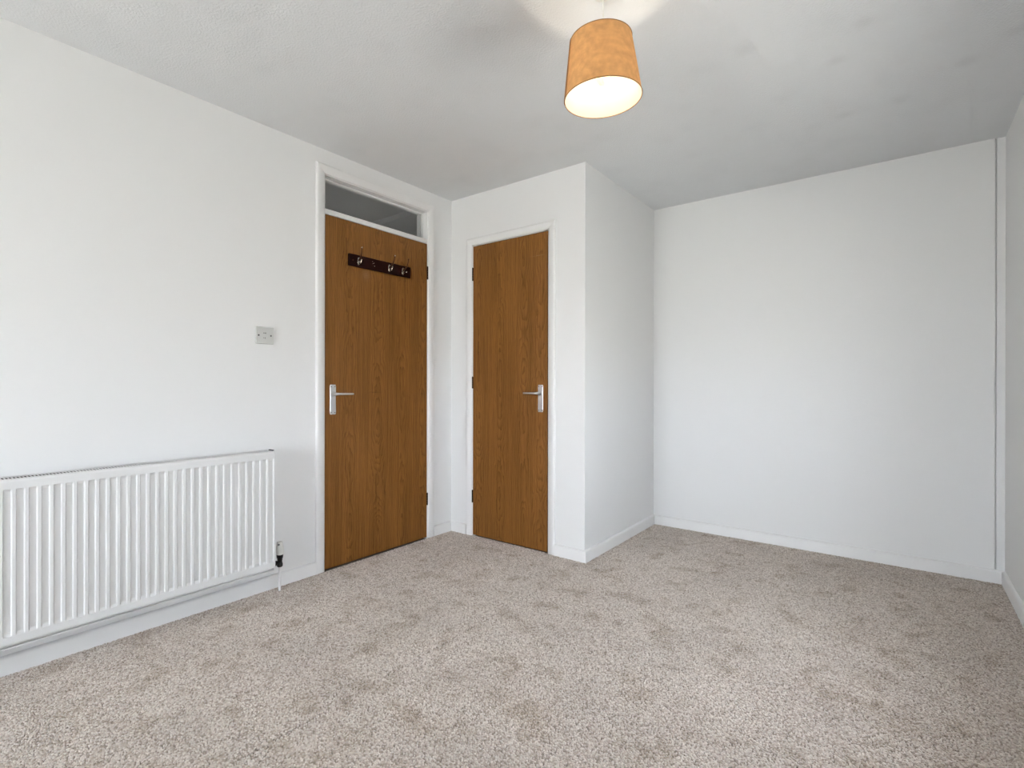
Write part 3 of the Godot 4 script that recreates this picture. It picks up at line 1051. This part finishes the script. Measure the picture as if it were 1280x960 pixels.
func carpet() -> void:
	var st := mb()      # one tuft: a short twisted yarn end, six-sided, splayed at the top
	var seg := 5
	var prof := [[0.0020, -0.0075], [0.0029, -0.0030], [0.0027, -0.0008], [0.0012, 0.0002]]
	for k in prof.size() - 1:
		for i in seg:
			var p := []
			var n := []
			for q in [[k, i], [k, i + 1], [k + 1, i + 1], [k + 1, i]]:
				var a: float = TAU * q[1] / seg + 0.45 * q[0]
				var r: float = prof[q[0]][0]
				p.append(Vector3(cos(a) * r, prof[q[0]][1], sin(a) * r))
				n.append(Vector3(cos(a), [0.0, 0.15, 0.6, 1.6][q[0]], sin(a)).normalized())
			tri(st, p[0], p[1], p[2], n[0], n[1], n[2])
			tri(st, p[0], p[2], p[3], n[0], n[2], n[3])
	for i in seg:
		var a := TAU * i / seg + 1.35
		var b := TAU * (i + 1) / seg + 1.35
		tri(st, Vector3(0, 0.0005, 0), Vector3(cos(a) * 0.0012, 0.0002, sin(a) * 0.0012), Vector3(cos(b) * 0.0012, 0.0002, sin(b) * 0.0012), Vector3.UP, Vector3.UP, Vector3.UP)
	var mesh := st.commit()
	var rng := RandomNumberGenerator.new()
	rng.seed = 4242
	var lay := noise(31, 1.0, 3)
	var nap_patch := noise(37, 1.0, 3)
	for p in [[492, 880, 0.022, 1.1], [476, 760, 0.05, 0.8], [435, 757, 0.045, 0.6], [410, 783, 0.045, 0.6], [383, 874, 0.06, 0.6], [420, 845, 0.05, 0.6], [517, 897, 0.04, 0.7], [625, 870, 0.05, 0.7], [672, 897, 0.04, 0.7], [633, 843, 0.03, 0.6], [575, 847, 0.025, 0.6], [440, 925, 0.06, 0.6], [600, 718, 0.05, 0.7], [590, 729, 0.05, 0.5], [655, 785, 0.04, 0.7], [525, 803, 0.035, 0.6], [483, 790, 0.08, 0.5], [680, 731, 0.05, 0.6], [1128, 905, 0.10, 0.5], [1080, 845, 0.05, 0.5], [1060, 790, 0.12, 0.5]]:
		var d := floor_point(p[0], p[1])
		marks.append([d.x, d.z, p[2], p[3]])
	var buf := PackedFloat32Array()
	var step := 0.0053
	var areas := [Rect2(0.012, -0.002, CX + 0.004, 3.6), Rect2(CX + 0.0165, BZ + 0.013, RX - CX - 0.03, 3.6 - BZ)]
	var count := 0
	buf.resize(16 * 760000)
	var at := 0
	for ar in areas:
		var nx := int(ar.size.x / step)
		var nz := int(ar.size.y / step)
		for iz in nz:
			for ix in nx:
				var x: float = ar.position.x + (ix + 0.5 + rng.randf_range(-0.45, 0.45)) * step
				var z: float = ar.position.y + (iz + 0.5 + rng.randf_range(-0.45, 0.45)) * step
				# the way the pile lies, brushed one way with trodden patches that lie otherwise
				var l := lay.get_noise_2d(x * 2.3, z * 2.3)
				var tread := clampf(smoothstep(0.12, 0.66, nap_patch.get_noise_2d(x * 5.4 + 9.0, z * 5.4)) + dents(x, z), 0.0, 1.0)
				var ang := 1.1 + 2.2 * l + rng.randf_range(-0.7, 0.7)
				var lean := 0.42 * (1.0 - tread) + rng.randf_range(-0.22, 0.22)
				var up := Vector3(sin(lean) * cos(ang), cos(lean), -sin(lean) * sin(ang)).normalized()
				if rng.randf() < tread * 0.8:
					up = Vector3(0.30 * rng.randf_range(0.2, 1.5), 0.9, 0.30 * rng.randf_range(0.4, 1.6)).normalized()
				var spin := rng.randf() * TAU
				var ux := Vector3(cos(spin), 0, sin(spin))
				ux = (ux - up * ux.dot(up)).normalized()
				var uz := ux.cross(up)
				var w := rng.randf_range(0.95, 1.45)
				var hgt := rng.randf_range(0.80, 1.12) - 0.10 * tread
				ux *= w
				uz *= w
				up *= hgt
				var y := rng.randf_range(-0.0008, 0.0004)
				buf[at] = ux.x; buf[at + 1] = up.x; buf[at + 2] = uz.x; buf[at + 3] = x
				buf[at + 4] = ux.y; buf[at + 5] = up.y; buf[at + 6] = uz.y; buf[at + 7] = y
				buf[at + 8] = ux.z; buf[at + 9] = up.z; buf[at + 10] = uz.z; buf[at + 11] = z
				# yarn colour: a heather of pale beige, taupe and a few brown ends, with nap shading painted in by the lay and where trodden
				var k := rng.randf()
				var c := Vector3(0.66, 0.585, 0.525)
				if k < 0.28:
					c = Vector3(0.54, 0.46, 0.395)
				elif k < 0.42:
					c = Vector3(0.39, 0.33, 0.28)
				elif k > 0.80:
					c = Vector3(0.75, 0.685, 0.625)
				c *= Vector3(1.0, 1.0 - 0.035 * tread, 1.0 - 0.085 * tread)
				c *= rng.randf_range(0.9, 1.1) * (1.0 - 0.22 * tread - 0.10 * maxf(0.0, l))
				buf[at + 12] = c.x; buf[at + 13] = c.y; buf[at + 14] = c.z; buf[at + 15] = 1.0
				at += 16
				count += 1
	buf.resize(16 * count)
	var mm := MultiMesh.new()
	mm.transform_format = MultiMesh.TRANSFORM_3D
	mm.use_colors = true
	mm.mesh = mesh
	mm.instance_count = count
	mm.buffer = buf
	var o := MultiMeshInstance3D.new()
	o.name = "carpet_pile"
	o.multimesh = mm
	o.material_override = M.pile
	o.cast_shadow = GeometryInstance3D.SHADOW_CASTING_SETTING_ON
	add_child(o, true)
	tag(o, "flecked beige grey twist pile of the fitted carpet with trodden patches and nap shading painted into the yarn colour", "carpet", "stuff")
	print("tufts ", count)

func _ready() -> void:
	_setup()
	make_materials()
	shell()
	skirtings()
	doors()
	carpet()
	radiator()
	lamp()
	coat_rack()
	wall_plate()
